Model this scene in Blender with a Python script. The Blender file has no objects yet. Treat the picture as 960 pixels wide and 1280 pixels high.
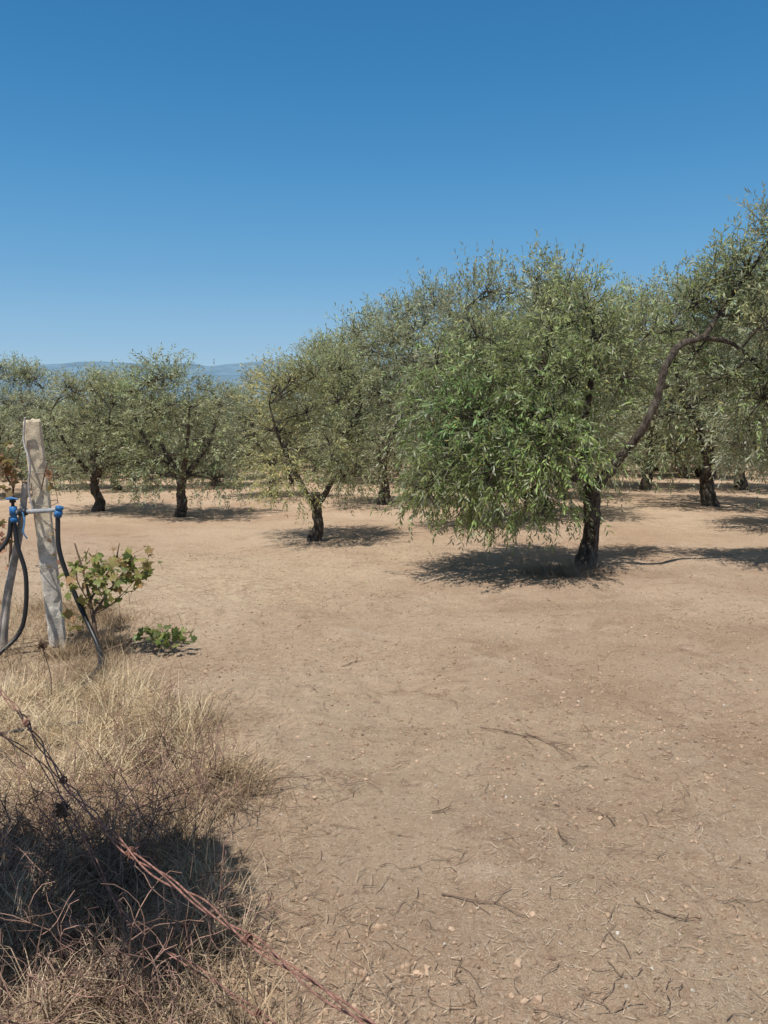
import bpy, math, numpy as np
from math import radians, pi
from mathutils import Vector
scene = bpy.context.scene

# ------------------------------------------------------------------ utils
def _hash(ix, iy, s):
    v = np.sin(ix*127.1 + iy*311.7 + s*74.7)*43758.5453
    return v - np.floor(v)
def vnoise(x, y, s=0):
    x = np.asarray(x, float); y = np.asarray(y, float)
    ix = np.floor(x); iy = np.floor(y); fx = x-ix; fy = y-iy
    fx = fx*fx*(3-2*fx); fy = fy*fy*(3-2*fy)
    a = _hash(ix, iy, s); b = _hash(ix+1, iy, s); c = _hash(ix, iy+1, s); d = _hash(ix+1, iy+1, s)
    return (a*(1-fx)+b*fx)*(1-fy)+(c*(1-fx)+d*fx)*fy - 0.5
def fbm(x, y, s=0, o=4):
    t = 0; a = 1.0
    for k in range(o):
        t = t + a*vnoise(x*2**k+k*17.3, y*2**k-k*9.1, s+k); a *= 0.5
    return t

def H(x, y):
    x = np.asarray(x, float); y = np.asarray(y, float)
    z = -0.05*y - 0.07*np.maximum(y-66, 0)
    z = np.clip(z, -24, 3.0)
    r = np.sqrt(x*x+y*y)
    f1 = np.clip(1.4-r/90, 0, 1)
    z = z + f1*0.08*fbm(x/2.6, y/2.6, 3, 2)
    f2 = np.clip(1.5-r/14, 0, 1)
    z = z + f2*0.055*fbm(x/0.45, y/0.6, 7, 3)
    f3 = np.clip(1.6-r/8, 0, 1)
    z = z + f3*0.032*np.maximum(fbm(x/0.10, y/0.10, 11, 2), -0.08)*np.clip(.7+2.0*fbm(x/.8, y/.8, 13, 2), .1, 1.6)
    far = np.clip((r-120)/400, 0, 1)
    z = z + far*6*fbm(x/300, y/300, 21, 2)
    return z

def nrm(v):
    return v/np.maximum(np.linalg.norm(v, axis=-1, keepdims=True), 1e-9)

class B:
    def __init__(s):
        s.v = []; s.c = []; s.f = []; s.n = 0
    def add(s, verts, faces, mat=0, col=(1, 1, 1)):
        verts = np.asarray(verts, float).reshape(-1, 3)
        col = np.asarray(col, float)
        if col.ndim == 1: col = np.tile(col, (len(verts), 1))
        s.v.append(verts); s.c.append(col)
        s.f.append((np.asarray(faces, int)+s.n, mat)); s.n += len(verts)
    def tubes(s, P, R, sides=3, mat=0, col=(1, 1, 1), rough=0, rng=None, cap=True):
        P = np.asarray(P, float)
        if P.ndim == 2: P = P[None]
        N, S, _ = P.shape
        R = np.broadcast_to(np.asarray(R, float), (N, S))
        T = nrm(np.gradient(P, axis=1))
        m = np.abs(nrm(T.mean(axis=1)))
        ref = np.zeros((N, 3)); ref[np.arange(N), np.argmin(m, axis=1)] = 1
        U = nrm(np.cross(T, ref[:, None, :])); V = np.cross(T, U)
        a = np.arange(sides)*2*pi/sides
        rr = np.ones((N, S, sides))
        if rough and rng is not None:
            t = np.linspace(0, 1, S)[None, :, None]; p1, p2, p3 = rng.uniform(0, 6.28, 3)
            lob = np.sin(3*a[None, None]+p1+t*4)*.9+np.sin(5*a[None, None]+p2-t*5)*.6+np.sin(t*14+2*a[None, None]+p3)*.6
            rr = rr + lob*rough + rng.normal(0, 1, (N, S, sides))*rough*0.45
        ring = (P[:, :, None, :] + (R[:, :, None]*rr)[..., None] *
                (np.cos(a)[None, None, :, None]*U[:, :, None, :] + np.sin(a)[None, None, :, None]*V[:, :, None, :]))
        idx = np.arange(N*S*sides).reshape(N, S, sides)
        nx = np.roll(idx, -1, axis=2)
        q = np.stack([idx[:, :-1], nx[:, :-1], nx[:, 1:], idx[:, 1:]], axis=-1).reshape(-1, 4)
        c = np.asarray(col, float)
        if c.ndim == 2: c = np.repeat(c, S*sides, axis=0)
        s.add(ring.reshape(-1, 3), q[:, ::-1], mat, c)
        if cap and sides > 3 and N == 1:
            for end in (0, S-1):
                ce = P[0, end]
                vs = np.vstack([ring[0, end], ce[None]])
                k = np.arange(sides)
                s.add(vs, np.stack([k, (k+1) % sides, np.full(sides, sides)], axis=1), mat, c if c.ndim == 1 else c[0])
    def build(s, name, mats, smooth=True, link=True):
        v = np.vstack(s.v); c = np.vstack(s.c)
        me = bpy.data.meshes.new(name)
        me.vertices.add(len(v)); me.vertices.foreach_set('co', v.ravel())
        li = np.concatenate([f.ravel() for f, m in s.f])
        ln = np.concatenate([np.full(len(f), f.shape[1]) for f, m in s.f])
        mi = np.concatenate([np.full(len(f), m) for f, m in s.f])
        me.loops.add(len(li)); me.loops.foreach_set('vertex_index', li.astype(np.int32))
        me.polygons.add(len(ln))
        st = np.concatenate([[0], np.cumsum(ln)[:-1]])
        me.polygons.foreach_set('loop_start', st.astype(np.int32))
        for m in mats: me.materials.append(m)
        me.polygons.foreach_set('material_index', mi.astype(np.int32))
        me.polygons.foreach_set('use_smooth', np.full(len(ln), smooth))
        me.update(calc_edges=True)
        at = me.color_attributes.new('Col', 'FLOAT_COLOR', 'POINT')
        at.data.foreach_set('color', np.hstack([c, np.ones((len(c), 1))]).ravel())
        me.validate()
        if not link: return me
        ob = bpy.data.objects.new(name, me)
        scene.collection.objects.link(ob)
        return ob

def catmull(P, n):
    P = np.asarray(P, float)
    if len(P) < 3:
        t = np.linspace(0, 1, n)[:, None]; return P[0]*(1-t)+P[-1]*t
    Q = np.vstack([2*P[0]-P[1], P, 2*P[-1]-P[-2]])
    out = []
    for u in np.linspace(0, len(P)-1, n):
        i = min(int(u), len(P)-2); t = u-i
        a, b, c, d = Q[i:i+4]
        out.append(0.5*((2*b)+(-a+c)*t+(2*a-5*b+4*c-d)*t*t+(-a+3*b-3*c+d)*t**3))
    return np.array(out)

# ------------------------------------------------------------------ materials
def newmat(name):
    m = bpy.data.materials.new(name); m.use_nodes = True
    nt = m.node_tree; nt.nodes.clear()
    return m, nt, nt.nodes, nt.links
def mixc(N, L, fac, a, b, bt='MIX'):
    n = N.new('ShaderNodeMix'); n.data_type = 'RGBA'; n.blend_type = bt
    for sock, v in ((n.inputs[0], fac), (n.inputs[6], a), (n.inputs[7], b)):
        if hasattr(v, 'is_output'): L.new(v, sock)
        elif isinstance(v, (int, float)): sock.default_value = v
        else: sock.default_value = (*v, 1)
    return n.outputs[2]
def noise(N, L, vec, scale, detail=4, rough=0.6, dist=0):
    n = N.new('ShaderNodeTexNoise'); n.inputs['Scale'].default_value = scale
    n.inputs['Detail'].default_value = detail; n.inputs['Roughness'].default_value = rough
    n.inputs['Distortion'].default_value = dist
    L.new(vec, n.inputs['Vector']); return n.outputs['Fac']
def ramp(N, L, src, a, b):
    n = N.new('ShaderNodeMapRange'); n.inputs[1].default_value = a; n.inputs[2].default_value = b
    n.interpolation_type = 'SMOOTHSTEP'
    L.new(src, n.inputs[0]); return n.outputs[0]
def scaled(N, L, src, k):
    n = N.new('ShaderNodeMath'); n.operation = 'MULTIPLY'; n.inputs[1].default_value = k
    L.new(src, n.inputs[0]); return n.outputs[0]

def mat_ground():
    m, nt, N, L = newmat('dry_earth')
    out = N.new('ShaderNodeOutputMaterial'); p = N.new('ShaderNodeBsdfPrincipled')
    p.inputs['Roughness'].default_value = 0.95; p.inputs['Specular IOR Level'].default_value = 0.1
    g = N.new('ShaderNodeNewGeometry'); pos = g.outputs['Position']
    c = mixc(N, L, ramp(N, L, noise(N, L, pos, 0.45, 6, .65, .6), .38, .62), (.515, .355, .240), (.60, .44, .31))
    c = mixc(N, L, scaled(N, L, ramp(N, L, noise(N, L, pos, 2.0, 7, .75, .5), .50, .68), .9), c, (.42, .282, .188))
    c = mixc(N, L, ramp(N, L, noise(N, L, pos, 1.1, 7, .75, .5), .54, .72), c, (.67, .51, .375))
    s = N.new('ShaderNodeSeparateColor')
    a = N.new('ShaderNodeAttribute'); a.attribute_name = 'Col'; L.new(a.outputs['Color'], s.inputs[0])
    fine = ramp(N, L, noise(N, L, pos, 14, 5, .75), .42, .6)
    mm = N.new('ShaderNodeMath'); mm.operation = 'MULTIPLY'; L.new(s.outputs[0], mm.inputs[0]); L.new(fine, mm.inputs[1])
    c = mixc(N, L, mm.outputs[0], c, (.69, .54, .36))
    c = mixc(N, L, scaled(N, L, ramp(N, L, noise(N, L, pos, 8, 7, .8, .4), .54, .67), .72), c, (.34, .228, .152))
    c = mixc(N, L, scaled(N, L, s.outputs[2], .5), c, (.38, .255, .17))
    sp = ramp(N, L, noise(N, L, pos, 42, 5, .8), .55, .65)
    c = mixc(N, L, scaled(N, L, sp, .8), c, (.25, .165, .108))
    sp2 = ramp(N, L, noise(N, L, pos, 70, 4, .8), .56, .65)
    c = mixc(N, L, sp2, c, (.76, .63, .49))
    c = mixc(N, L, s.outputs[1], c, (.16, .18, .13))
    L.new(c, p.inputs['Base Color'])
    n1 = noise(N, L, pos, 20, 7, .78); n2 = noise(N, L, pos, 110, 4, .8)
    b1 = N.new('ShaderNodeBump'); b1.inputs['Strength'].default_value = 1; b1.inputs['Distance'].default_value = .045
    L.new(n1, b1.inputs['Height'])
    b2 = N.new('ShaderNodeBump'); b2.inputs['Strength'].default_value = 1; b2.inputs['Distance'].default_value = .008
    L.new(n2, b2.inputs['Height']); L.new(b1.outputs[0], b2.inputs['Normal'])
    L.new(b2.outputs[0], p.inputs['Normal']); L.new(p.outputs[0], out.inputs[0])
    return m

def mat_leaf(name, back=(.46, .485, .37), backmix=.65, trans=.28, rough=.5, tcol=(.44, .48, .15)):
    m, nt, N, L = newmat(name)
    out = N.new('ShaderNodeOutputMaterial'); p = N.new('ShaderNodeBsdfPrincipled')
    p.inputs['Roughness'].default_value = rough; p.inputs['Specular IOR Level'].default_value = .42
    a = N.new('ShaderNodeAttribute'); a.attribute_name = 'Col'
    oi = N.new('ShaderNodeObjectInfo')
    hs = N.new('ShaderNodeHueSaturation'); L.new(a.outputs['Color'], hs.inputs['Color'])
    mr = N.new('ShaderNodeMapRange'); mr.inputs[3].default_value = .482; mr.inputs[4].default_value = .506
    L.new(oi.outputs['Random'], mr.inputs[0]); L.new(mr.outputs[0], hs.inputs['Hue'])
    g = N.new('ShaderNodeNewGeometry')
    k = N.new('ShaderNodeMath'); k.operation = 'MULTIPLY'; k.inputs[1].default_value = backmix
    L.new(g.outputs['Backfacing'], k.inputs[0])
    c = mixc(N, L, k.outputs[0], hs.outputs[0], back)
    L.new(c, p.inputs['Base Color'])
    t = N.new('ShaderNodeBsdfTranslucent')
    tc = mixc(N, L, .5, c, tcol); L.new(tc, t.inputs[0])
    ms = N.new('ShaderNodeMixShader'); ms.inputs[0].default_value = trans
    L.new(p.outputs[0], ms.inputs[1]); L.new(t.outputs[0], ms.inputs[2]); L.new(ms.outputs[0], out.inputs[0])
    return m

def mat_bark():
    m, nt, N, L = newmat('olive_bark')
    out = N.new('ShaderNodeOutputMaterial'); p = N.new('ShaderNodeBsdfPrincipled')
    p.inputs['Roughness'].default_value = .95
    tc = N.new('ShaderNodeTexCoord'); mp = N.new('ShaderNodeMapping'); mp.inputs['Scale'].default_value = (1, 1, .35)
    L.new(tc.outputs['Object'], mp.inputs[0]); v = mp.outputs[0]
    n1 = noise(N, L, v, 28, 6, .7)
    c = mixc(N, L, ramp(N, L, n1, .38, .66), (.034, .026, .020), (.16, .125, .096))
    c = mixc(N, L, ramp(N, L, noise(N, L, v, 6, 3), .56, .7), c, (.20, .175, .14))
    L.new(c, p.inputs['Base Color'])
    b = N.new('ShaderNodeBump'); b.inputs['Strength'].default_value = 1; b.inputs['Distance'].default_value = .04
    L.new(n1, b.inputs['Height']); L.new(b.outputs[0], p.inputs['Normal']); L.new(p.outputs[0], out.inputs[0])
    return m

def mat_col(name, rough=.85, bumpd=0.0, bscale=60, var=.25, trans=0, spec=.3, nscale=9):
    m, nt, N, L = newmat(name)
    out = N.new('ShaderNodeOutputMaterial'); p = N.new('ShaderNodeBsdfPrincipled')
    p.inputs['Roughness'].default_value = rough; p.inputs['Specular IOR Level'].default_value = spec
    a = N.new('ShaderNodeAttribute'); a.attribute_name = 'Col'
    g = N.new('ShaderNodeNewGeometry')
    n = ramp(N, L, noise(N, L, g.outputs['Position'], nscale, 5, .7), .35, .65)
    dk = mixc(N, L, 1.0, a.outputs['Color'], (1-var*1.6,)*3, 'MULTIPLY')
    lt = mixc(N, L, 1.0, a.outputs['Color'], (1+var*.6,)*3, 'MULTIPLY')
    c = mixc(N, L, n, dk, lt)
    L.new(c, p.inputs['Base Color'])
    if bumpd:
        b = N.new('ShaderNodeBump'); b.inputs['Distance'].default_value = bumpd; b.inputs['Strength'].default_value = 1
        L.new(noise(N, L, g.outputs['Position'], bscale, 5, .75), b.inputs['Height']); L.new(b.outputs[0], p.inputs['Normal'])
    if trans:
        t = N.new('ShaderNodeBsdfTranslucent'); L.new(c, t.inputs[0])
        ms = N.new('ShaderNodeMixShader'); ms.inputs[0].default_value = trans
        L.new(p.outputs[0], ms.inputs[1]); L.new(t.outputs[0], ms.inputs[2]); L.new(ms.outputs[0], out.inputs[0])
    else:
        L.new(p.outputs[0], out.inputs[0])
    return m

M_ground = mat_ground()
M_leaf = mat_leaf('olive_foliage')
M_bark = mat_bark()
M_straw = mat_col('dry_straw', .7, trans=.15, var=.15)
M_stone = mat_col('stone_and_clods', .95, .004, 150, .25)
M_stick = mat_col('dead_twig', .9, .002, 200, .3)
M_vine = mat_leaf('vine_leaf', back=(.20, .22, .10), backmix=.3, trans=.35, tcol=(.30, .36, .08))
M_conc = mat_col('weathered_concrete', .92, .006, 70, .22, nscale=14)
M_wood = mat_col('weathered_wood', .9, .004, 90, .3)
M_rubber = mat_col('black_polyethylene', .45, .0008, 40, .15, spec=.5)
M_blue = mat_col('blue_plastic', .5, .0005, 40, .3, spec=.4, nscale=40)
M_rust = mat_col('rusty_wire', .8, .001, 300, .35, nscale=60)
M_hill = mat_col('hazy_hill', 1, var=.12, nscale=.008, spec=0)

# ------------------------------------------------------------------ ground
def axis(lo, hi, step, far, g=1.12):
    a = list(np.arange(lo, hi+1e-6, step))
    s = step; x = hi; R = []
    while x < far: s *= g; x += s; R.append(x)
    s = step; x = lo; Lf = []
    while x > -far: s *= g; x -= s; Lf.append(x)
    return np.array(Lf[::-1]+a+R)
xs = axis(-3.0, 3.6, .024, 5000, 1.11); ys = axis(1.5, 7.5, .024, 5000, 1.11)
X, Y = np.meshgrid(xs, ys); Z = H(X, Y)
b = B()
idx = np.arange(X.size).reshape(X.shape)
q = np.stack([idx[:-1, :-1], idx[:-1, 1:], idx[1:, 1:], idx[1:, :-1]], -1).reshape(-1, 4)
straw = np.exp(-(((X+2.2)/1.8)**2+((Y-8.2)/2.2)**2)) + .6*np.clip((-X*1.0-.25-Y*.26)/.5, 0, 1)*(Y < 7)*(Y > 0) + .45*np.clip(fbm(X/2.5, Y/2.5, 40, 3)*2.4, 0, 1)
farm = np.clip((np.sqrt(X**2+Y**2)-66)/30, 0, 1)
# faint broken harrow marks sweeping across the field toward the right
u = Y-.32*X; har = np.clip(np.sin(u*5.2+2*fbm(X/1.5, Y/1.5, 92, 2))*.8, 0, 1)*np.clip(fbm(X/1.6, Y/.9, 91, 3)*3, 0, 1)*np.clip((X+.4)/1.5, 0, 1)*(Y > 0)*(Y < 18)
cc = np.stack([np.clip(straw, 0, 1), farm, har], -1).reshape(-1, 3)
b.add(np.stack([X, Y, Z], -1).reshape(-1, 3), q, 0, cc)
b.build('ground', [M_ground])

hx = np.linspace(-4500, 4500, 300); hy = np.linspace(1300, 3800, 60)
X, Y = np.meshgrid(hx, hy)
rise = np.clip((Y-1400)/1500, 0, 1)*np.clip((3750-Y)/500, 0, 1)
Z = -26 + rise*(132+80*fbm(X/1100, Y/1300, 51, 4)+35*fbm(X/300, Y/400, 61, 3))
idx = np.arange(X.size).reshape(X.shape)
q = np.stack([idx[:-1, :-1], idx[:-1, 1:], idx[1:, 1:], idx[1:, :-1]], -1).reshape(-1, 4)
b = B(); b.add(np.stack([X, Y, Z], -1).reshape(-1, 3), q, 0, (.14, .225, .30)); b.build('distant_hills', [M_hill])  # aerial haze is painted into the blue-grey base colour

# ------------------------------------------------------------------ olive trees
def leafset(b, rng, P, T, per, Lf, Wf, basecol, mat=1, jit=.3):
    N, S, _ = P.shape
    pos = []; tan = []; ci = []
    nodes = np.linspace(.6, S-1, per)
    for u in nodes:
        i = min(int(u), S-2); t = u-i
        for sd in (0, 1):
            pos.append(P[:, i]*(1-t)+P[:, i+1]*t); tan.append(T[:, min(i+1, S-1)]); ci.append(np.full(N, sd+0.0)+2*u)
    pos = np.array(pos); tan = np.array(tan); K = len(pos)
    ph = rng.uniform(0, 2*pi, (1, N)) + (np.array(ci)[:, :] % 2)*pi + (np.array(ci)//2)*1.5
    ref = np.array([.31, .2, .93]); U = nrm(np.cross(tan, ref)); V = np.cross(tan, U)
    side = np.cos(ph)[..., None]*U + np.sin(ph)[..., None]*V
    d = nrm(tan*.85+side*.65+rng.normal(0, .2, tan.shape)+np.array([0, 0, -.10]))
    n = np.array([0, 0, .75])+tan*.3+rng.normal(0, .6, tan.shape)
    n = nrm(n-d*np.sum(n*d, -1, keepdims=True)); w = np.cross(d, n)
    pos = pos.reshape(-1, 3); d = d.reshape(-1, 3); n = n.reshape(-1, 3); w = w.reshape(-1, 3)
    M = len(pos)
    LL = (Lf*rng.uniform(.65, 1.2, M))[:, None]; WW = (Wf*rng.uniform(.75, 1.2, M))[:, None]
    v = np.stack([pos, pos+d*LL*.5+w*WW*.5, pos+d*LL-n*LL*rng.uniform(0, .22, (M, 1)), pos+d*LL*.5-w*WW*.5], 1)
    f = np.arange(M*4).reshape(M, 4)
    c = np.repeat(basecol[None], K, 0).reshape(-1, 3)
    c = c*rng.uniform(1-jit, 1+jit, (M, 1))*(1+rng.normal(0, .06, (M, 3)))
    yl = rng.random(M) < .015
    c[yl] = np.array([.38, .31, .10])
    b.add(v.reshape(-1, 3), f, mat, np.repeat(np.clip(c, .005, 1), 4, 0))

def growtwigs(rng, P0, D0, L, S, droop, wob=.13):
    N = len(P0); d = nrm(D0); P = [P0]; T = [d]; p = P0
    for k in range(S-1):
        d = nrm(d+rng.normal(0, wob, (N, 3))+np.array([0, 0, -1])*(droop*(0.4+.35*k))[:, None])
        p = p+d*(L/(S-1))[:, None]; P.append(p); T.append(d)
    return np.stack(P, 1), np.stack(T, 1)

def olive(name, seed, limbs, clumps, dens, leaf=(.07, .016), col=(.075, .108, .042), tintf=None, per=7, S=6, droopk=1.0, trunk_sides=14, twigtubes=True, lenk=1.0, link=True):
    rng = np.random.default_rng(seed); b = B()
    nodes = []
    for L in limbs:
        P = np.array([l[:3] for l in L], float); R = np.array([l[3] for l in L], float)
        n = max(8, len(L)*6)
        Q = catmull(P, n); r = np.interp(np.linspace(0, len(L)-1, n), np.arange(len(L)), R)
        amp = np.clip(r*.18, 0, .012)[:, None]
        Q = Q+rng.normal(0, 1, Q.shape)*amp*.6
        b.tubes(Q, r, trunk_sides if R[0] > .06 else 8, 0, (1, 1, 1), .10 if R[0] > .1 else .06, rng)
        for k in range(n): nodes.append((*Q[k], r[k]))
    nodes = np.array(nodes)
    allP = []; allD = []; allL = []; allDr = []; allC = []
    cen = np.mean([c[:3] for c in clumps], 0)
    zt = max(c[2] for c in clumps); zb = min(c[2] for c in clumps)
    for (cx, cy, cz, cr) in clumps:
        c = np.array([cx, cy, cz])
        dd = np.linalg.norm(nodes[:, :3]-c, axis=1)+np.where(nodes[:, 2] > cz+.1, .5, 0)+np.where(nodes[:, 2] < .7, 3, 0)
        k = np.argmin(dd); s0 = nodes[k, :3]; r0 = min(nodes[k, 3]*.7, .03)
        mid = (s0+c)/2+rng.normal(0, .06, 3)+np.array([0, 0, .08])
        b.tubes(catmull([s0, mid, c], 8), np.linspace(r0, .011, 8), 6, 0, (1, 1, 1), .05, rng)
        ns = 12
        dr = nrm(rng.normal(0, 1, (ns, 3))+np.array([0, 0, .35]))
        Pm = c+dr*cr*.45+rng.normal(0, .04, (ns, 3)); Pe = c+dr*cr*.9+np.array([0, 0, .03])
        PP = np.stack([np.tile(c, (ns, 1)), Pm, Pe], 1)
        b.tubes(PP, np.array([.009, .006, .003]), 4, 0, (1, 1, 1))
        n = int(dens*cr**2*rng.uniform(.8, 1.15))
        u = nrm(rng.normal(0, 1, (n, 3))); rad = cr*rng.uniform(.1, 1, n)**.55
        p = c+u*rad[:, None]*np.array([1, 1, .9])
        outw = nrm(c-cen+1e-6)
        h = (cz-zb)/max(zt-zb, .1)
        D = u*.8+outw*.35+np.array([0, 0, .25+.75*h])+rng.normal(0, .3, (n, 3))
        allP.append(p); allD.append(D); allL.append(lenk*rng.uniform(.14, .40, n)*(1+.3*rng.random(n)))
        allDr.append(np.full(n, (.32-.22*h)*droopk)*rng.uniform(.4, 1.6, n))
        base = np.array(col)*rng.uniform(.78, 1.25)*(1+rng.normal(0, .05, 3))
        cb = np.tile(base, (n, 1))*rng.uniform(.72, 1.25, (n, 1))
        if tintf is not None: cb = tintf(p, cb, rng)
        allC.append(cb)
    P0 = np.vstack(allP); D0 = np.vstack(allD); LL = np.concatenate(allL); DR = np.concatenate(allDr); C = np.vstack(allC)
    P, T = growtwigs(rng, P0, D0, LL, S, DR)
    P[..., 2] = np.maximum(P[..., 2], .12)
    if twigtubes: b.tubes(P[:, ::2], np.linspace(.0035, .0015, len(range(0, S, 2))), 3, 0, (1.0, 1.0, 1.0))
    leafset(b, rng, P, T, per, leaf[0], leaf[1], C)
    return b.build(name, [M_bark, M_leaf], link=link)

# main tree ---------------------------------------------------------
limbs = [
 [(0, 0, -.25, .2), (0, 0, -.02, .15), (.0, 0, .12, .115), (.045, 0, .4, .096), (.05, 0, .75, .09), (.02, 0, 1.08, .088)],
 [(.03, 0, .92, .072), (.17, -.06, 1.12, .056), (.34, -.12, 1.36, .049), (.50, -.22, 1.64, .046), (.63, -.26, 1.98, .043), (.70, -.24, 2.28, .040), (.86, -.2, 2.54, .036), (1.15, -.12, 2.64, .033), (1.36, 0, 2.9, .026), (1.7, 0, 3.4, .02), (1.95, 0, 3.85, .01)],
 [(1.13, -.1, 2.63, .028), (1.50, -.1, 2.55, .022), (1.9, -.1, 2.2, .014), (2.2, -.1, 1.9, .008)],
 [(1.36, 0, 2.88, .02), (1.8, .1, 2.9, .016), (2.4, .1, 3.0, .01)],
 [(.02, 0, .95, .068), (-.16, -.08, 1.25, .055), (-.42, -.2, 1.7, .045), (-.6, -.1, 2.2, .035), (-.5, 0, 2.8, .02)],
 [(.01, .02, 1.0, .055), (-.06, .12, 1.5, .045), (.0, .12, 2.1, .033), (.0, .1, 2.8, .02)],
 [(-.2, -.1, 1.3, .035), (-.6, -.25, 1.6, .028), (-1.1, -.25, 1.75, .02), (-1.45, -.2, 1.5, .012)],
 [(0, .05, 2.0, .02), (-.4, .3, 2.3, .017), (-.9, .35, 2.5, .01)],
]
clumps = [(-1.3, -.3, .95, .40), (-.9, -.55, .92, .40), (-.5, -.5, 1.05, .34), (-1.65, -.1, 1.35, .42), (-1.2, .2, 1.2, .4),
 (-1.7, -.7, 1.15, .36), (-1.25, -1.0, 1.25, .38), (-.7, -1.0, 1.35, .38), (-1.9, -.4, 1.0, .3),
 (-1.35, -.5, 1.75, .5), (-.75, -.7, 1.7, .5), (-.3, -.45, 1.5, .34), (-1.0, .4, 1.6, .5), (-.5, .5, 1.7, .48), (-.2, .1, 1.9, .36),
 (-1.2, -.1, 2.2, .5), (-.65, -.4, 2.25, .52), (-.2, -.2, 2.25, .38), (-.9, .5, 2.4, .42), (-.45, .1, 2.7, .45), (.05, .15, 2.6, .34), (-1.78, -.1, 1.9, .38), (-1.75, .1, 2.35, .30),
 (-.1, .1, 2.98, .28), (.15, .35, 2.2, .28), (-1.3, .1, 2.65, .30), (.3, .5, 2.6, .34), (.5, .6, 2.2, .34), (.75, .5, 2.7, .32),
 (1.15, .2, 3.0, .34), (1.55, .15, 2.95, .38), (1.65, .05, 3.35, .36), (1.95, 0, 3.75, .32), (2.15, .1, 3.3, .42), (2.2, 0, 2.75, .46), (1.5, .0, 2.2, .30), (1.85, -.1, 1.95, .38), (2.3, -.2, 1.75, .46), (2.65, .1, 3.4, .47), (2.1, .2, 2.3, .42), (2.75, 0, 2.2, .47), (2.3, 0, 3.95, .30), (1.35, .1, 3.25, .26), (2.8, 0, 2.8, .42), (1.2, .2, 2.5, .28),
 (1.75, -.5, 2.7, .32), (2.2, -.6, 2.3, .38)]
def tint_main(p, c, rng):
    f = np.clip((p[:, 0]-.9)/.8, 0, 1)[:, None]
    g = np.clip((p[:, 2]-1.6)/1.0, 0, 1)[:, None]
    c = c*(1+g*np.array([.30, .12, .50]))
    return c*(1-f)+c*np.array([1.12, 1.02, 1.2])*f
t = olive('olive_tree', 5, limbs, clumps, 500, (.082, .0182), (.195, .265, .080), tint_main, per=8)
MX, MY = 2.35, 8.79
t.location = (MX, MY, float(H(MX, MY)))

# generic variants ----------------------------------------------------
def variant(name, seed, col, tintf=None, vfork=False, dens=290, leaf=(.092, .0228), Hh=3.6, cr=1.5, th=.95, low=False, z0=.84):
    rng = np.random.default_rng(seed)
    lean = rng.normal(0, .10, 2)
    top = np.array([lean[0], lean[1], th])
    j = rng.normal(0, .03, 4)
    limbs = [[(0, 0, -.25, .17), (0, 0, 0, .125), (lean[0]*.2+j[0], lean[1]*.3+j[1], .28, .095), (lean[0]*.8+j[2], lean[1]*.7+j[3], th*.62, .085), (*top, .085)]]
    nl = 2 if vfork else 4
    a0 = .2 if vfork else rng.uniform(0, 6)
    zf = -.3 if vfork else -.12
    for k in range(nl):
        a = a0+k*2*pi/nl+rng.normal(0, .2)
        e = np.array([math.cos(a), math.sin(a), 0])
        st = top+np.array([0, 0, zf])
        limbs.append([(*st, .065), (*(st+e*.2+[0, 0, .33]), .052), (*(top+e*.5+[0, 0, .65]), .038), (*(top+e*.72+[0, 0, 1.2]), .025), (*(top+e*.85+[0, 0, 1.7]), .012)])
    z1 = Hh-.32
    cl = []
    tries = 0
    while len(cl) < 27 and tries < 5000:
        tries += 1
        z = rng.uniform(z0, z1); t = (z-z0)/(z1-z0)
        prof = (cr-.42)*math.sqrt(max(0, 1-(max(t-.35, 0)/.75)**2))
        a = rng.uniform(0, 6.28); rr = rng.uniform(.12 if t > .3 else .55, 1)**.7
        p = np.array([math.cos(a)*prof*rr, math.sin(a)*prof*rr, z])
        r = rng.uniform(.30, .52)
        if all(np.linalg.norm(p-np.array(q[:3])) > .42 for q in cl): cl.append((*p, r))
    for k in range(4):
        a = rng.uniform(0, 6.3); cl.append((math.cos(a)*.55, math.sin(a)*.55, Hh-rng.uniform(.2, .6), .26))
    if low:
        return olive(name, seed+100, limbs, cl, 100, (.15, .05), col, tintf, per=4, S=4, trunk_sides=7, twigtubes=False, link=False)
    return olive(name, seed+100, limbs, cl, dens, leaf, col, tintf, per=6, S=5, trunk_sides=10, link=False, twigtubes=False, lenk=1.1)

cols = [(.275, .298, .172), (.255, .288, .150), (.292, .298, .162), (.243, .272, .162), (.285, .298, .202)]
V = [variant('olive_tree', 11+k*7, cols[k], vfork=(k == 3)) for k in range(5)]
VL = [variant('grove_tree', 211+k*7, np.array(cols[k])*.9, low=True, z0=.6) for k in range(4)]
def tint_y(p, c, rng):
    f = np.clip((.1-p[:, 0])/1.2+fbm(p[:, 0]*2, p[:, 2]*2, 5, 2), 0, 1)[:, None]*.7
    return c*(1-f)+np.array([.48, .39, .13])*f
v_y = variant('olive_tree', 77, (.27, .295, .14), tint_y, vfork=True, dens=350, leaf=(.085, .02), z0=1.15)

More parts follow.
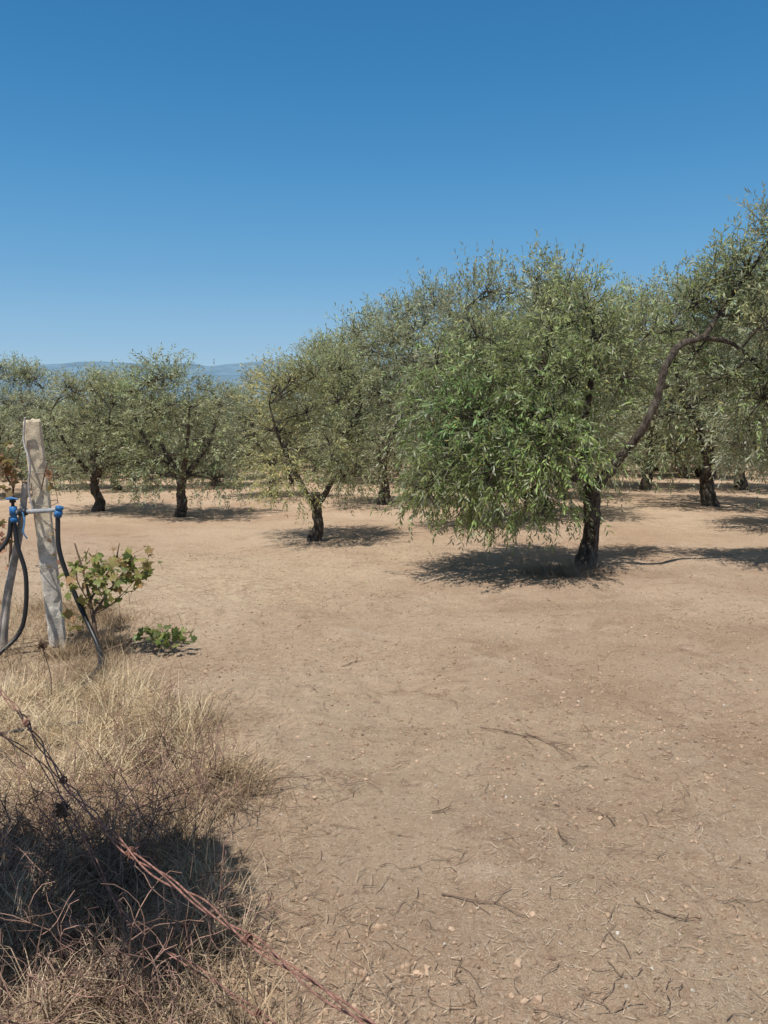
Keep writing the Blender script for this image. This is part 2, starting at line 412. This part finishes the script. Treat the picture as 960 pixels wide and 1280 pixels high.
def place(me, x, y, h, w, rot, parent=None, name='olive_tree', sink=0):
    ob = bpy.data.objects.new(name, me); scene.collection.objects.link(ob)
    ob.location = (x, y, float(H(x, y))-sink)
    ob.rotation_euler = (0, 0, rot); ob.scale = (w/2.9, w/2.9, h/3.7)
    if parent: ob.parent = parent
    return ob
place(v_y, -1.04, 11.25, 2.8, 2.4, .15)
place(V[0], 0.0, 17.0, 4.3, 3.4, .4)
place(V[1], -3.88, 14.5, 2.95, 2.9, 1.2)
place(V[2], -5.8, 15.5, 2.85, 2.8, 2.3)
place(V[3], 1.49, 12.7, 4.1, 2.6, .7)
place(V[4], -2.7, 18.6, 3.0, 3.0, 3.0)
place(V[0], 3.0, 14.2, 4.7, 3.2, 2.2)
place(V[1], 7.0, 16.4, 5.1, 4.2, 4.1)
place(V[2], 7.2, 21.2, 5.6, 4.2, .3)
place(V[3], 9.85, 21.2, 5.2, 4.2, 1.9)
place(V[4], 5.2, 22.6, 5.8, 4.2, 1.0)
place(V[0], 1.1, 23.5, 6.1, 4.2, 5.0)
place(V[1], -7.35, 21.2, 3.1, 3.2, 5.2)
place(V[4], -9.5, 21.7, 2.7, 2.8, .5)
place(V[2], -12.0, 25.6, 4.0, 3.2, 3.9)
place(V[0], -9.9, 18.6, 2.4, 2.8, 1.1)
place(V[4], 6.7, 12.0, 4.2, 3.2, 2.7)
place(V[3], -4.9, 22.5, 2.8, 3.2, 2.0)
place(V[2], -1.4, 24.5, 4.7, 3.8, 1.0)
place(V[1], -11.0, 13.5, 3.2, 2.8, 2.0)
place(V[3], 11.8, 16.5, 4.8, 3.4, 2.0)
place(V[1], 4.2, 18.2, 4.8, 3.4, .6)
place(V[2], 10.2, 26.2, 5.2, 4.2, 3.6)
place(V[3], 3.6, 26.4, 5.6, 4.2, 4.6)
grove = bpy.data.objects.new('distant_olive_grove', None); scene.collection.objects.link(grove)
rg = np.random.default_rng(99)
j = 0
for row, yy in enumerate([27, 30, 33, 36, 39.5, 43, 47, 51, 55, 59, 63, 66]):
    st = 3.2 if yy < 46 else 2.6
    for xx in np.arange(-yy*.62-4, yy*.62+4, st):
        x = xx+rg.normal(0, .6); y = yy+rg.normal(0, .6)
        h = (2.9 if x < -2 else 4.8)*rg.uniform(.8, 1.12)
        if x < -2: h = h + max(0, (yy-30))*.02
        place(VL[j % 4], x, y, h, rg.uniform(3.4, 4.4), rg.uniform(0, 6.28), grove, 'grove_tree', 0 if yy < 38 else .7); j += 1

# ------------------------------------------------------------------ grass
def blades(b, rng, base, lean, L, W, col, S=4, bend=.5, mat=0):
    N = len(base); d = nrm(lean); P = [base]; p = base
    for k in range(S-1):
        d = nrm(d+rng.normal(0, .14, (N, 3))+np.array([0, 0, -1.])*bend*rng.uniform(0, .5, (N, 1))*k)
        p = p+d*(L/(S-1))[:, None]; P.append(p)
    P = np.stack(P, 1)
    a = rng.uniform(0, pi, N); w = np.stack([np.cos(a), np.sin(a), 0*a], -1)[:, None, :]
    ww = (W[:, None]*np.linspace(1, .15, S)[None])[..., None]*.5
    v = np.stack([P-w*ww, P+w*ww], 2).reshape(-1, 3)
    idx = np.arange(N*S*2).reshape(N, S, 2)
    f = np.stack([idx[:, :-1, 0], idx[:, :-1, 1], idx[:, 1:, 1], idx[:, 1:, 0]], -1).reshape(-1, 4)
    b.add(v, f, mat, np.repeat(col, S*2, 0))

def tufts(b, rng, cx, cy, nb, Lm, Lv, spread, c1, c2, W=.0035, bend=.5, flat=1.0):
    n = len(cx)
    bx = np.repeat(cx, nb)+rng.normal(0, spread, n*nb); by = np.repeat(cy, nb)+rng.normal(0, spread, n*nb)
    base = np.stack([bx, by, H(bx, by)-.005], -1)
    tl_dir = np.repeat(rng.normal(0, .45, (n, 3)), nb, 0)
    dirn = rng.normal(0, .5*flat, (n*nb, 3))+tl_dir*flat; dirn[:, 2] = rng.uniform(.2, 1.2, n*nb)
    tl = np.repeat(rng.uniform(1-Lv, 1+Lv, n), nb)
    L = Lm*tl*rng.uniform(.3, 1.3, n*nb)
    t = np.clip(np.repeat(rng.random(n), nb)*.7+rng.random(n*nb)*.4, 0, 1)[:, None]
    col = np.array(c1)*(1-t)+np.array(c2)*t
    blades(b, rng, base, dirn, L, W*rng.uniform(.5, 1.5, n*nb), col*rng.uniform(.75, 1.15, (n*nb, 1)), 4, bend)

def edge(y):
    return np.interp(y, [1.0, 1.86, 2.6, 3.4, 4.3, 5.2, 6.2, 7.2], [-.18, -.34, -.60, -.74, -1.32, -1.82, -2.15, -2.6])+.28*fbm(np.asarray(y)*2.2, np.asarray(y)*0, 71, 2)
rng = np.random.default_rng(4)
b = B()
gy = rng.uniform(1.0, 7.0, 560); gx = edge(gy)-rng.gamma(1.5, .42, 560)+.10
tufts(b, rng, gx, gy, 40, .17, .65, .05, (.64, .49, .30), (.24, .155, .10), .0042, .8)
gy = rng.uniform(3.3, 4.7, 90); gx = edge(gy)-rng.uniform(.0, 1.1, 90)
tufts(b, rng, gx, gy, 80, .23, .5, .04, (.84, .70, .47), (.66, .50, .31), .0045, .8)
gy = rng.uniform(1.6, 3.2, 60); gx = edge(gy)-rng.uniform(.0, .9, 60)
tufts(b, rng, gx, gy, 60, .22, .5, .045, (.74, .58, .40), (.45, .32, .21), .004, .9)
gy = rng.uniform(1.2, 6.8, 1200); gx = edge(gy)-rng.uniform(-.45, 1.7, 1200)
tufts(b, rng, gx, gy, 13, .12, .5, .10, (.62, .47, .31), (.22, .15, .10), .004, 1.6, 2.4)
b.build('dry_grass', [M_straw])

b = B()
n = 900
gx = rng.normal(-2.2, 1.6, n); gy = rng.normal(8.4, 1.6, n)
tufts(b, rng, gx, gy, 5, .05, .5, .04, (.72, .58, .38), (.47, .35, .22), .004, 1.2, 2.0)
gx = rng.uniform(-6, 8, 3400); gy = 2+rng.random(3400)**.8*16
k = fbm(gx/1.2, gy/1.2, 33, 2)+rng.normal(0, .2, 3400) > 0; gx = gx[k]; gy = gy[k]
tufts(b, rng, gx, gy, 4, .035, .5, .04, (.66, .51, .35), (.32, .22, .145), .0035, 1.2, 2.2)
b.build('dry_stubble', [M_straw])
b = B()
a = rng.uniform(0, 6.28, 80); r = rng.uniform(.08, .44, 80)
tufts(b, rng, MX-.28+np.cos(a)*r*1.1, MY-.28+np.sin(a)*r*.6, 34, .19, .4, .05, (.50, .39, .28), (.28, .205, .145), .004)
b.build('dry_grass', [M_straw])

b = B()
n = 50000
y = 1.7+rng.random(n)**1.35*10; x = rng.uniform(-.62, .62, n)*y*1.1
keep = fbm(x/.6, y/.6, 88, 3)+rng.normal(0, .25, n) > .05; x = x[keep]; y = y[keep]; n = len(x)
L = rng.uniform(.008, .055, n); a = rng.uniform(0, pi, n)
base = np.stack([x, y, H(x, y)+.006], -1)
d = np.stack([np.cos(a), np.sin(a), rng.uniform(-.02, .12, n)], -1)
t = rng.random((n, 1))**.9
col = np.array([.76, .62, .45])*(1-t)+np.array([.24, .16, .105])*t
blades(b, rng, base, d, L, rng.uniform(.0010, .0034, n), col, 3, .05)
b.build('straw_litter', [M_straw])

# ------------------------------------------------------------------ pebbles and clods
def ico():
    p = (1+5**.5)/2
    v = nrm(np.array([(-1, p, 0), (1, p, 0), (-1, -p, 0), (1, -p, 0), (0, -1, p), (0, 1, p), (0, -1, -p), (0, 1, -p), (p, 0, -1), (p, 0, 1), (-p, 0, -1), (-p, 0, 1)], float))
    f = np.array([(0, 11, 5), (0, 5, 1), (0, 1, 7), (0, 7, 10), (0, 10, 11), (1, 5, 9), (5, 11, 4), (11, 10, 2), (10, 7, 6), (7, 1, 8), (3, 9, 4), (3, 4, 2), (3, 2, 6), (3, 6, 8), (3, 8, 9), (4, 9, 5), (2, 4, 11), (6, 2, 10), (8, 6, 7), (9, 8, 1)])
    return v, f
IV, IF = ico()
def rocks(name, n, smin, smax, pw, c1, c2, seed, ymax=9, patch=False):
    rng = np.random.default_rng(seed); b = B()
    y = 1.7+rng.random(n)**1.4*ymax; x = rng.uniform(-.62, .62, n)*y*1.1
    if patch:
        keep = fbm(x/.9, y/.9, 55, 2)+rng.normal(0, .25, n) > 0; x = x[keep]; y = y[keep]; n = len(x)
    s = smin+(smax-smin)*rng.random(n)**pw
    a = rng.uniform(0, 6.28, n); sc = rng.uniform(.6, 1.2, (n, 1, 3))*np.array([1, 1, .8])
    v = IV[None]*(1+rng.normal(0, .19, (n, 12, 1)))*sc*s[:, None, None]
    c, sn = np.cos(a)[:, None], np.sin(a)[:, None]
    v = np.stack([v[..., 0]*c-v[..., 1]*sn, v[..., 0]*sn+v[..., 1]*c, v[..., 2]], -1)
    v = v+np.stack([x, y, H(x, y)+s*.2], -1)[:, None]
    f = (IF[None]+(np.arange(n)*12)[:, None, None]).reshape(-1, 3)
    t = rng.random((n, 1)); col = np.array(c1)*(1-t)+np.array(c2)*t
    b.add(v.reshape(-1, 3), f, 0, np.repeat(col, 12, 0)); return b.build(name, [M_stone], smooth=False)
rocks('earth_clods', 52000, .0018, .013, 3.5, (.54, .385, .265), (.36, .245, .165), 8, 9, True)
rocks('pebbles', 320, .003, .010, 2.5, (.72, .64, .54), (.50, .42, .34), 9)

b = B(); rng = np.random.default_rng(31)
def gpath(x0, y0, ang, L, n=9, wob=.25):
    P = []; x, y = x0, y0
    for k in range(n):
        P.append((x, y, float(H(x, y))+.006+.008*rng.random())); ang += rng.normal(0, wob)
        x += math.cos(ang)*L/(n-1); y += math.sin(ang)*L/(n-1)
    return np.array(P)
sticks = [(.52, 3.95, -.35, .62), (.75, 3.9, -.5, .4), (.2, 2.45, -.1, .3), (.9, 2.35, -.4, .16), (.2, 3.0, .1, .12), (-.3, 5.2, 0, .2), (.7, 2.9, -1.2, .2), (.95, 2.95, 1.3, .16)]
for (x, y, a, L) in sticks:
    P = gpath(x, y, a, L); b.tubes(P, np.linspace(.0032, .0013, 9), 5, 0, (.25, .17, .12))
    for k in (3, 5):
        Q = gpath(P[k, 0], P[k, 1], a+rng.choice([-.8, .8]), L*.3, 5); b.tubes(Q, np.linspace(.002, .001, 5), 4, 0, (.27, .19, .13))
for k in range(1000):
    y = 1.8+rng.random()**1.3*9; x = rng.uniform(-.5, .6)*y
    P = gpath(x, y, rng.uniform(0, 6.3), rng.uniform(.03, .15), 5, .45); b.tubes(P, np.linspace(.0017, .0008, 5), 4, 0, np.array([.24, .165, .115])*rng.uniform(.6, 2.2))
b.build('fallen_twigs', [M_stick])

# ------------------------------------------------------------------ concrete fence post
def boxmesh(name, w, d, h, mat, col, seed, seg=34, amp=.004, topcol=None):
    rng = np.random.default_rng(seed)
    k = .012
    cs = [(-w/2+k, -d/2), (0, -d/2), (w/2-k, -d/2), (w/2, -d/2+k), (w/2, 0), (w/2, d/2-k), (w/2-k, d/2), (0, d/2), (-w/2+k, d/2), (-w/2, d/2-k), (-w/2, 0), (-w/2, -d/2+k)]
    cs = np.array(cs); m = len(cs)
    zs = np.linspace(0, h, seg)
    V = np.zeros((seg, m, 3)); V[:, :, :2] = cs[None]; V[:, :, 2] = zs[:, None]
    V[:, :, :2] *= (1+rng.normal(0, amp/w*1.0, (seg, m, 1)))
    V[-1, :, :2] *= .86; V[-1, :, 2] += rng.normal(0, .006, m); V[-2, :, 2] = h-.012
    for _ in range(9):
        i = rng.integers(6, seg-3); c = rng.choice([0, 3, 2, 11]); V[i, c, :2] *= .84; V[i+1, c, :2] *= .9
    b = B(); idx = np.arange(seg*m).reshape(seg, m); nx = np.roll(idx, -1, 1)
    q = np.stack([idx[:-1], nx[:-1], nx[1:], idx[1:]], -1).reshape(-1, 4)
    cc = np.tile(np.array(col), (seg*m, 1)).reshape(seg, m, 3)
    if topcol is not None:
        t = np.clip((zs-h*.45)/(h*.2), 0, 1)[:, None, None]; cc = cc*(1-t)+np.array(topcol)*t
    b.add(V.reshape(-1, 3), q, 0, cc.reshape(-1, 3))
    cen = V[-1].mean(0)[None]; vs = np.vstack([V[-1], cen]); kk = np.arange(m)
    b.add(vs, np.stack([kk, (kk+1) % m, np.full(m, m)], 1), 0, cc[-1, 0])
    return b.build(name, [mat], smooth=False)
PX, PY = -2.50, 5.74; PZ = float(H(PX, PY))
post = boxmesh('concrete_fence_post', .12, .11, 1.97, M_conc, (.74, .69, .61), 3, topcol=(.74, .62, .45))
post.location = (PX, PY, PZ-.25); post.rotation_euler = (radians(-.5), radians(-2.6), radians(20))
bpy.context.view_layer.update()
b = B(); rng = np.random.default_rng(12)
b.tubes(catmull([(PX-.09, PY-.12, 1.42), (PX-.12, PY-.10, 1.25), (PX-.08, PY-.12, 1.08), (PX-.10, PY-.12, .9), (PX-.08, PY-.12, .74)], 24), .008, 6, 0, (.62, .58, .55))
for z in (.78, 1.02, .3):
    a = np.linspace(0, 2*pi, 20)
    b.tubes(np.stack([PX-.025-.035*z+.1*np.cos(a), PY+.1*np.sin(a), z+.012*np.sin(2*a)], -1), .003, 5, 0, (.30, .26, .24))
strap = b.build('tie_wires', [M_conc]); strap.parent = post; strap.matrix_parent_inverse = post.matrix_world.inverted()

b = B()
b.tubes(catmull([(-2.83, 5.50, -.36), (-2.78, 5.54, .1), (-2.68, 5.62, .62), (-2.64, 5.66, .95)], 14), np.linspace(.032, .022, 14), 9, 0, (.50, .44, .38), .05, rng)
b.build('wooden_stake', [M_wood])

irr = bpy.data.objects.new('irrigation_valve', None); scene.collection.objects.link(irr)
def child(b, nm, mats):
    o = b.build(nm, mats); o.parent = irr; return o
b = B(); yv = 5.57
b.tubes(np.array([(-2.70, yv, .735), (-2.50, yv, .745), (-2.37, yv, .755)]), .017, 12, 0, (.36, .37, .38))
child(b, 'cross_pipe', [M_conc])
b = B()
def ringed(p0, p1, prof, col, sides=14, mat=0):
    p0 = np.array(p0); p1 = np.array(p1); P = []; R = []
    for (t, r) in prof: P.append(p0+(p1-p0)*t); R.append(r*.78)
    b.tubes(np.array(P), np.array(R), sides, mat, col)
nut = [(0, .02), (.02, .036), (.3, .036), (.32, .028), (.42, .028), (.44, .037), (.97, .035), (1, .022)]
blue = (.03, .17, .42)
ringed((-2.70, yv, .66), (-2.70, yv, .78), nut, blue)
ringed((-2.70, yv, .78), (-2.70, yv, .83), [(0, .015), (.5, .015), (.6, .03), (1, .028)], (.02, .02, .025))
ringed((-2.66, yv, .735), (-2.60, yv, .74), nut, (.03, .035, .05))
ringed((-2.36, yv, .78), (-2.38, yv, .70), nut, blue)
b.tubes(np.array([(-2.74, yv-.02, .835), (-2.70, yv-.02, .842), (-2.65, yv-.02, .835)]), np.array([.006, .011, .006]), 8, 0, blue)
b.tubes(catmull([(-2.62, yv-.03, .74), (-2.60, yv-.05, .68), (-2.61, yv-.06, .60), (-2.59, yv-.05, .55)], 10), .006, 6, 0, (.10, .28, .52))
child(b, 'blue_fittings', [M_blue])
b = B(); bk = (.018, .018, .02)
b.tubes(catmull([(-2.70, yv, .67), (-2.68, yv-.02, .5), (-2.62, yv-.05, .28), (-2.63, yv-.08, 0), (-2.68, yv-.12, -.16), (-2.78, yv-.25, -.27)], 40), .016, 10, 0, bk)
b.tubes(catmull([(-2.72, yv, .70), (-2.75, yv-.05, .52), (-2.92, yv-.2, .34), (-3.25, yv-.5, .2), (-3.7, yv-.8, -.1)], 30), .015, 10, 0, bk)
b.tubes(catmull([(-2.38, yv, .70), (-2.37, yv-.03, .45), (-2.27, yv-.06, .15), (-2.15, yv-.14, -.06), (-2.02, yv-.3, -.2), (-1.93, yv-.55, -.24), (-1.9, yv-.9, -.23)], 44), .017, 10, 0, bk)
hp = [(-2.6, 3.45), (-2.2, 3.65), (-1.9, 3.86), (-1.6, 3.95)]
b.tubes(catmull([(x, y, float(H(x, y))+.05) for x, y in hp], 20), .010, 8, 0, bk)
child(b, 'hoses', [M_rubber])

# barbed wire -----------------------------------------------------------
b = B(); rng = np.random.default_rng(17)
def wire(ctrl, n, nstr, spread, r, barbs):
    C = catmull(ctrl, n); T = nrm(np.gradient(C, axis=0)); U = nrm(np.cross(T, [0, 0, 1.])); V = np.cross(T, U)
    s = np.concatenate([[0], np.cumsum(np.linalg.norm(np.diff(C, axis=0), axis=1))])
    for k in range(nstr):
        ph = s*14+k*2*pi/nstr+rng.normal(0, .3)
        am = spread*(1+.6*np.sin(s*5+k*2))
        b.tubes(C+U*(np.cos(ph)*am)[:, None]+V*(np.sin(ph)*am)[:, None], r, 6, 0, (.30, .155, .12))
    for sb in np.arange(.1, s[-1], barbs):
        i = int(np.argmin(abs(s-sb))); c = C[i]
        a = np.linspace(0, 4*pi, 18)
        coil = c+T[i]*np.linspace(-.008, .008, 18)[:, None]+U[i]*(np.cos(a)*(spread+r))[:, None]+V[i]*(np.sin(a)*(spread+r))[:, None]
        b.tubes(coil, r, 5, 0, (.22, .11, .08))
        for _ in range(4):
            e = nrm(rng.normal(0, 1, 3)); b.tubes(np.array([c-e*.004, c+e*.022]), np.array([r, r*.3]), 5, 0, (.24, .12, .09))
wire([(-2.4, 3.7, .62), (-1.49, 2.86, .46), (-.86, 2.05, .44), (-.45, 1.62, .46), (-.057, 1.24, .50), (.6, .6, .6)], 260, 3, .008, .0023, .5)
wire([(-2.3, 3.2, .35), (-1.35, 2.66, .34), (-.95, 2.25, .22), (-.72, 2.0, .10), (-.42, 1.85, .02), (-.1, 1.6, .0)], 200, 2, .006, .0022, .8)
b.build('barbed_wire', [M_rust])

b = B()
for k in range(380):
    if k < 200: y = rng.uniform(1.6, 3.6); x = edge(y)-rng.gamma(2, .22)-.02
    else: y = rng.uniform(1.7, 3.1); x = -y*.52+rng.normal(.12, .22)
    x = float(min(x, edge(y)+.05)); z = float(H(x, y)); L = rng.uniform(.12, .52); d = nrm(np.array([rng.normal(0, .6), rng.normal(0, .6), 1]))
    P0 = np.array([[x, y, z]]); P, T = growtwigs(rng, P0, d[None], np.array([L]), 9, np.array([rng.uniform(0, .16)]), .24)
    c = np.array([.27, .165, .125])*rng.uniform(.5, 1.9)
    b.tubes(P, np.linspace(.0026, .0012, 9), 4, 0, c)
    for j in range(4):
        i = rng.integers(2, 8)
        Q, _ = growtwigs(rng, P[:, i], nrm(rng.normal(0, 1, (1, 3))+[[0, 0, .5]]), np.array([L*.4]), 6, np.array([.1]), .35)
        b.tubes(Q, np.linspace(.0018, .0008, 6), 3, 0, c)
for (x, y, h) in [(-1.98, 4.35, .40), (-1.1, 2.5, .3)]:
    z = float(H(x, y)); P = catmull([(x, y, z), (x+.02, y, z+h*.5), (x-.02, y, z+h)], 8)
    b.tubes(P, .003, 5, 0, (.25, .17, .12))
    for _ in range(40):
        e = nrm(rng.normal(0, 1, 3)+[0, 0, .3]); b.tubes(np.array([P[-1], P[-1]+e*.034]), np.array([.010, .001]), 4, 0, np.array([.17, .10, .065])*rng.uniform(.6, 1.4))
b.build('dead_weeds', [M_stick])

# ------------------------------------------------------------------ grapevine
def vleaf(b, pos, nrmv, size, col, rng, curl=.2, mat=1):
    a = np.array([-90, -50, -18, 8, 35, 62, 90, 118, 145, 172, 198, 230])*pi/180
    r = np.array([.18, .62, .72, .52, .92, .66, 1.1, .66, .92, .52, .72, .62])
    n = nrm(nrmv); ref = nrm(rng.normal(0, 1, 3)); u = nrm(np.cross(n, ref)); v = np.cross(n, u)
    q = pos+size*(r*np.cos(a))[:, None]*u+size*(r*np.sin(a))[:, None]*v - n*(curl*size*r**2)[:, None]+rng.normal(0, size*.05, (12, 3))
    vs = np.vstack([q, pos[None]]); k = np.arange(12)
    b.add(vs, np.stack([k, (k+1) % 12, np.full(12, 12)], 1), mat, np.array(col)*rng.uniform(.8, 1.2))
def grapevine(stems, leafspots, seed):
    rng = np.random.default_rng(seed); b = B()
    for S in stems:
        P = catmull([s[:3] for s in S], 16); b.tubes(P, np.linspace(S[0][3], S[-1][3], 16), 7, 0, (.18, .12, .085), .05, rng)
    for (c, rad, n, size, pal) in leafspots:
        for k in range(n):
            u = nrm(rng.normal(0, 1, 3))*rng.random()**.5*np.array(rad); p = np.array(c)+u
            b.tubes(np.array([p+rng.normal(0, .05, 3), p]), .0015, 3, 0, (.25, .14, .07))
            col = pal[rng.integers(len(pal))]
            vleaf(b, p, rng.normal(0, .6, 3)+np.array([-.1, -.4, .7]), size*rng.uniform(.5, 1.15), col, rng, rng.uniform(0, .6))
    return b.build('grapevine', [M_stick, M_vine])
G = [(.15, .20, .045), (.20, .22, .06), (.12, .15, .045), (.28, .25, .08), (.32, .18, .08), (.36, .29, .11)]
R = [(.32, .15, .09), (.38, .22, .12), (.24, .13, .07), (.34, .25, .12)]
grapevine([[(-2.05, 5.35, -.3, .018), (-2.12, 5.45, 0, .015), (-2.2, 5.55, .25, .01), (-2.28, 5.6, .5, .005)],
           [(-2.12, 5.45, 0, .012), (-1.98, 5.5, .2, .008), (-1.82, 5.55, .42, .004)],
           [(-2.15, 5.5, .1, .01), (-2.0, 5.6, .35, .006), (-1.95, 5.6, .5, .003)],
           [(-2.12, 5.45, .05, .006), (-2.2, 5.4, .3, .004), (-2.1, 5.4, .5, .002)],
           [(-2.12, 5.45, 0, .006), (-1.95, 5.4, .1, .004), (-1.8, 5.4, .25, .002)],
           [(-2.05, 5.35, -.26, .01), (-1.8, 5.5, -.2, .006), (-1.45, 5.6, -.18, .003)]],
          [((-2.10, 5.5, .26), (.30, .2, .24), 90, .055, G), ((-1.88, 5.55, .34), (.26, .15, .20), 64, .052, G), ((-2.2, 5.5, .0), (.14, .14, .14), 22, .05, G+R),
           ((-1.60, 5.50, -.17), (.26, .14, .08), 44, .05, G[:3])], 3)
grapevine([[(-2.9, 5.7, -.3, .016), (-2.82, 5.7, .3, .012), (-2.75, 5.7, .9, .008), (-2.66, 5.66, 1.2, .004)],
           [(-2.75, 5.7, .9, .007), (-2.85, 5.7, 1.1, .004), (-2.8, 5.65, 1.3, .003)],
           [(-2.5, 5.6, .9, .005), (-2.42, 5.58, 1.1, .003), (-2.36, 5.55, .8, .002)]],
          [((-2.74, 5.60, 1.05), (.10, .08, .24), 38, .05, R), ((-2.42, 5.58, 1.0), (.05, .05, .08), 4, .05, R), ((-2.8, 5.6, .5), (.12, .1, .2), 14, .045, R),
           ((-2.45, 5.6, .45), (.12, .06, .2), 7, .035, R)], 6)
# tall vine bush growing on the fence just left of the photographer
grapevine([[(-1.8, 1.7, -.1, .03), (-1.75, 1.7, .7, .025), (-1.6, 1.7, 1.5, .018), (-1.45, 1.7, 2.3, .008)],
           [(-1.75, 1.7, .7, .02), (-2.0, 1.8, 1.5, .012), (-1.9, 1.9, 2.2, .006)],
           [(-1.6, 1.7, 1.4, .02), (-1.4, 1.5, 1.8, .012), (-1.25, 1.5, 2.3, .006)]],
          [((-1.36, 1.75, 2.25), (.32, .34, .36), 190, .085, G+R), ((-1.85, 1.85, 2.2), (.45, .4, .4), 170, .085, G+R), ((-1.5, 1.65, 1.5), (.28, .3, .35), 90, .085, G+R), ((-2.0, 1.85, 1.4), (.4, .4, .5), 150, .085, G+R), ((-1.2, 1.5, 2.35), (.2, .3, .3), 80, .085, G+R)], 9)

# ------------------------------------------------------------------ camera, light, world
cam = bpy.data.cameras.new('camera'); co = bpy.data.objects.new('camera', cam); scene.collection.objects.link(co)
cam.sensor_fit = 'VERTICAL'; cam.sensor_height = 24; cam.lens = 24*967/1280
cam.clip_start = .05; cam.clip_end = 12000
co.location = (0, 0, 1.6); co.rotation_euler = (radians(90-8.8), 0, 0)
scene.camera = co

elev = 69.0; sx, sy = -.52, -.70
sd = np.array([sx/math.hypot(sx, sy)*math.cos(radians(elev)), sy/math.hypot(sx, sy)*math.cos(radians(elev)), math.sin(radians(elev))])
sun = bpy.data.lights.new('sun', 'SUN'); so = bpy.data.objects.new('sun', sun); scene.collection.objects.link(so)
sun.energy = 5.0; sun.angle = radians(.53); sun.color = (1, .955, .88)
so.rotation_euler = Vector(sd).to_track_quat('Z', 'Y').to_euler()
w = bpy.data.worlds.new('World'); scene.world = w; w.use_nodes = True
nt = w.node_tree; bg = nt.nodes['Background']; K = .11
sky = nt.nodes.new('ShaderNodeTexSky'); sky.sky_type = 'NISHITA'; sky.sun_disc = False
sky.sun_elevation = radians(elev); sky.sun_rotation = math.atan2(sx, sy)
sky.altitude = 100; sky.air_density = 1.0; sky.dust_density = .15; sky.ozone_density = 1.6
# sky ramp blended with physical sky; upper stops whitened for neutral shadow fill
tc = nt.nodes.new('ShaderNodeTexCoord'); sp = nt.nodes.new('ShaderNodeSeparateXYZ'); nt.links.new(tc.outputs['Generated'], sp.inputs[0])
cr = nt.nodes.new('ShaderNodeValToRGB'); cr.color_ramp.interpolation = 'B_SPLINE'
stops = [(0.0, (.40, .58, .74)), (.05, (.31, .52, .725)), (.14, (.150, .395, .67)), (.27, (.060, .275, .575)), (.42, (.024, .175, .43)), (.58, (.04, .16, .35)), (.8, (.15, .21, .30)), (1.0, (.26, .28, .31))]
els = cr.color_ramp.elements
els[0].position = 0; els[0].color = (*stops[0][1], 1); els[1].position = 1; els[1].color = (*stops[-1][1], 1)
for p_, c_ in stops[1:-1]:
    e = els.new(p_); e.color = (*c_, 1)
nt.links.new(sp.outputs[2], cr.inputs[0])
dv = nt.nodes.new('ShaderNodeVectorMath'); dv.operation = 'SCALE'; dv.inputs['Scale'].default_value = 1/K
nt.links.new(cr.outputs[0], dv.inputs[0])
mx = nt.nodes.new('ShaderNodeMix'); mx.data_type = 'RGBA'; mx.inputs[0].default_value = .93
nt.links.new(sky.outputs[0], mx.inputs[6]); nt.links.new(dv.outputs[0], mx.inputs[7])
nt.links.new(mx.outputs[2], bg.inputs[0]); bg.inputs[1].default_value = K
scene.view_settings.view_transform = 'Standard'; scene.view_settings.look = 'None'; scene.view_settings.exposure = 0
print('objects', len(bpy.data.objects))
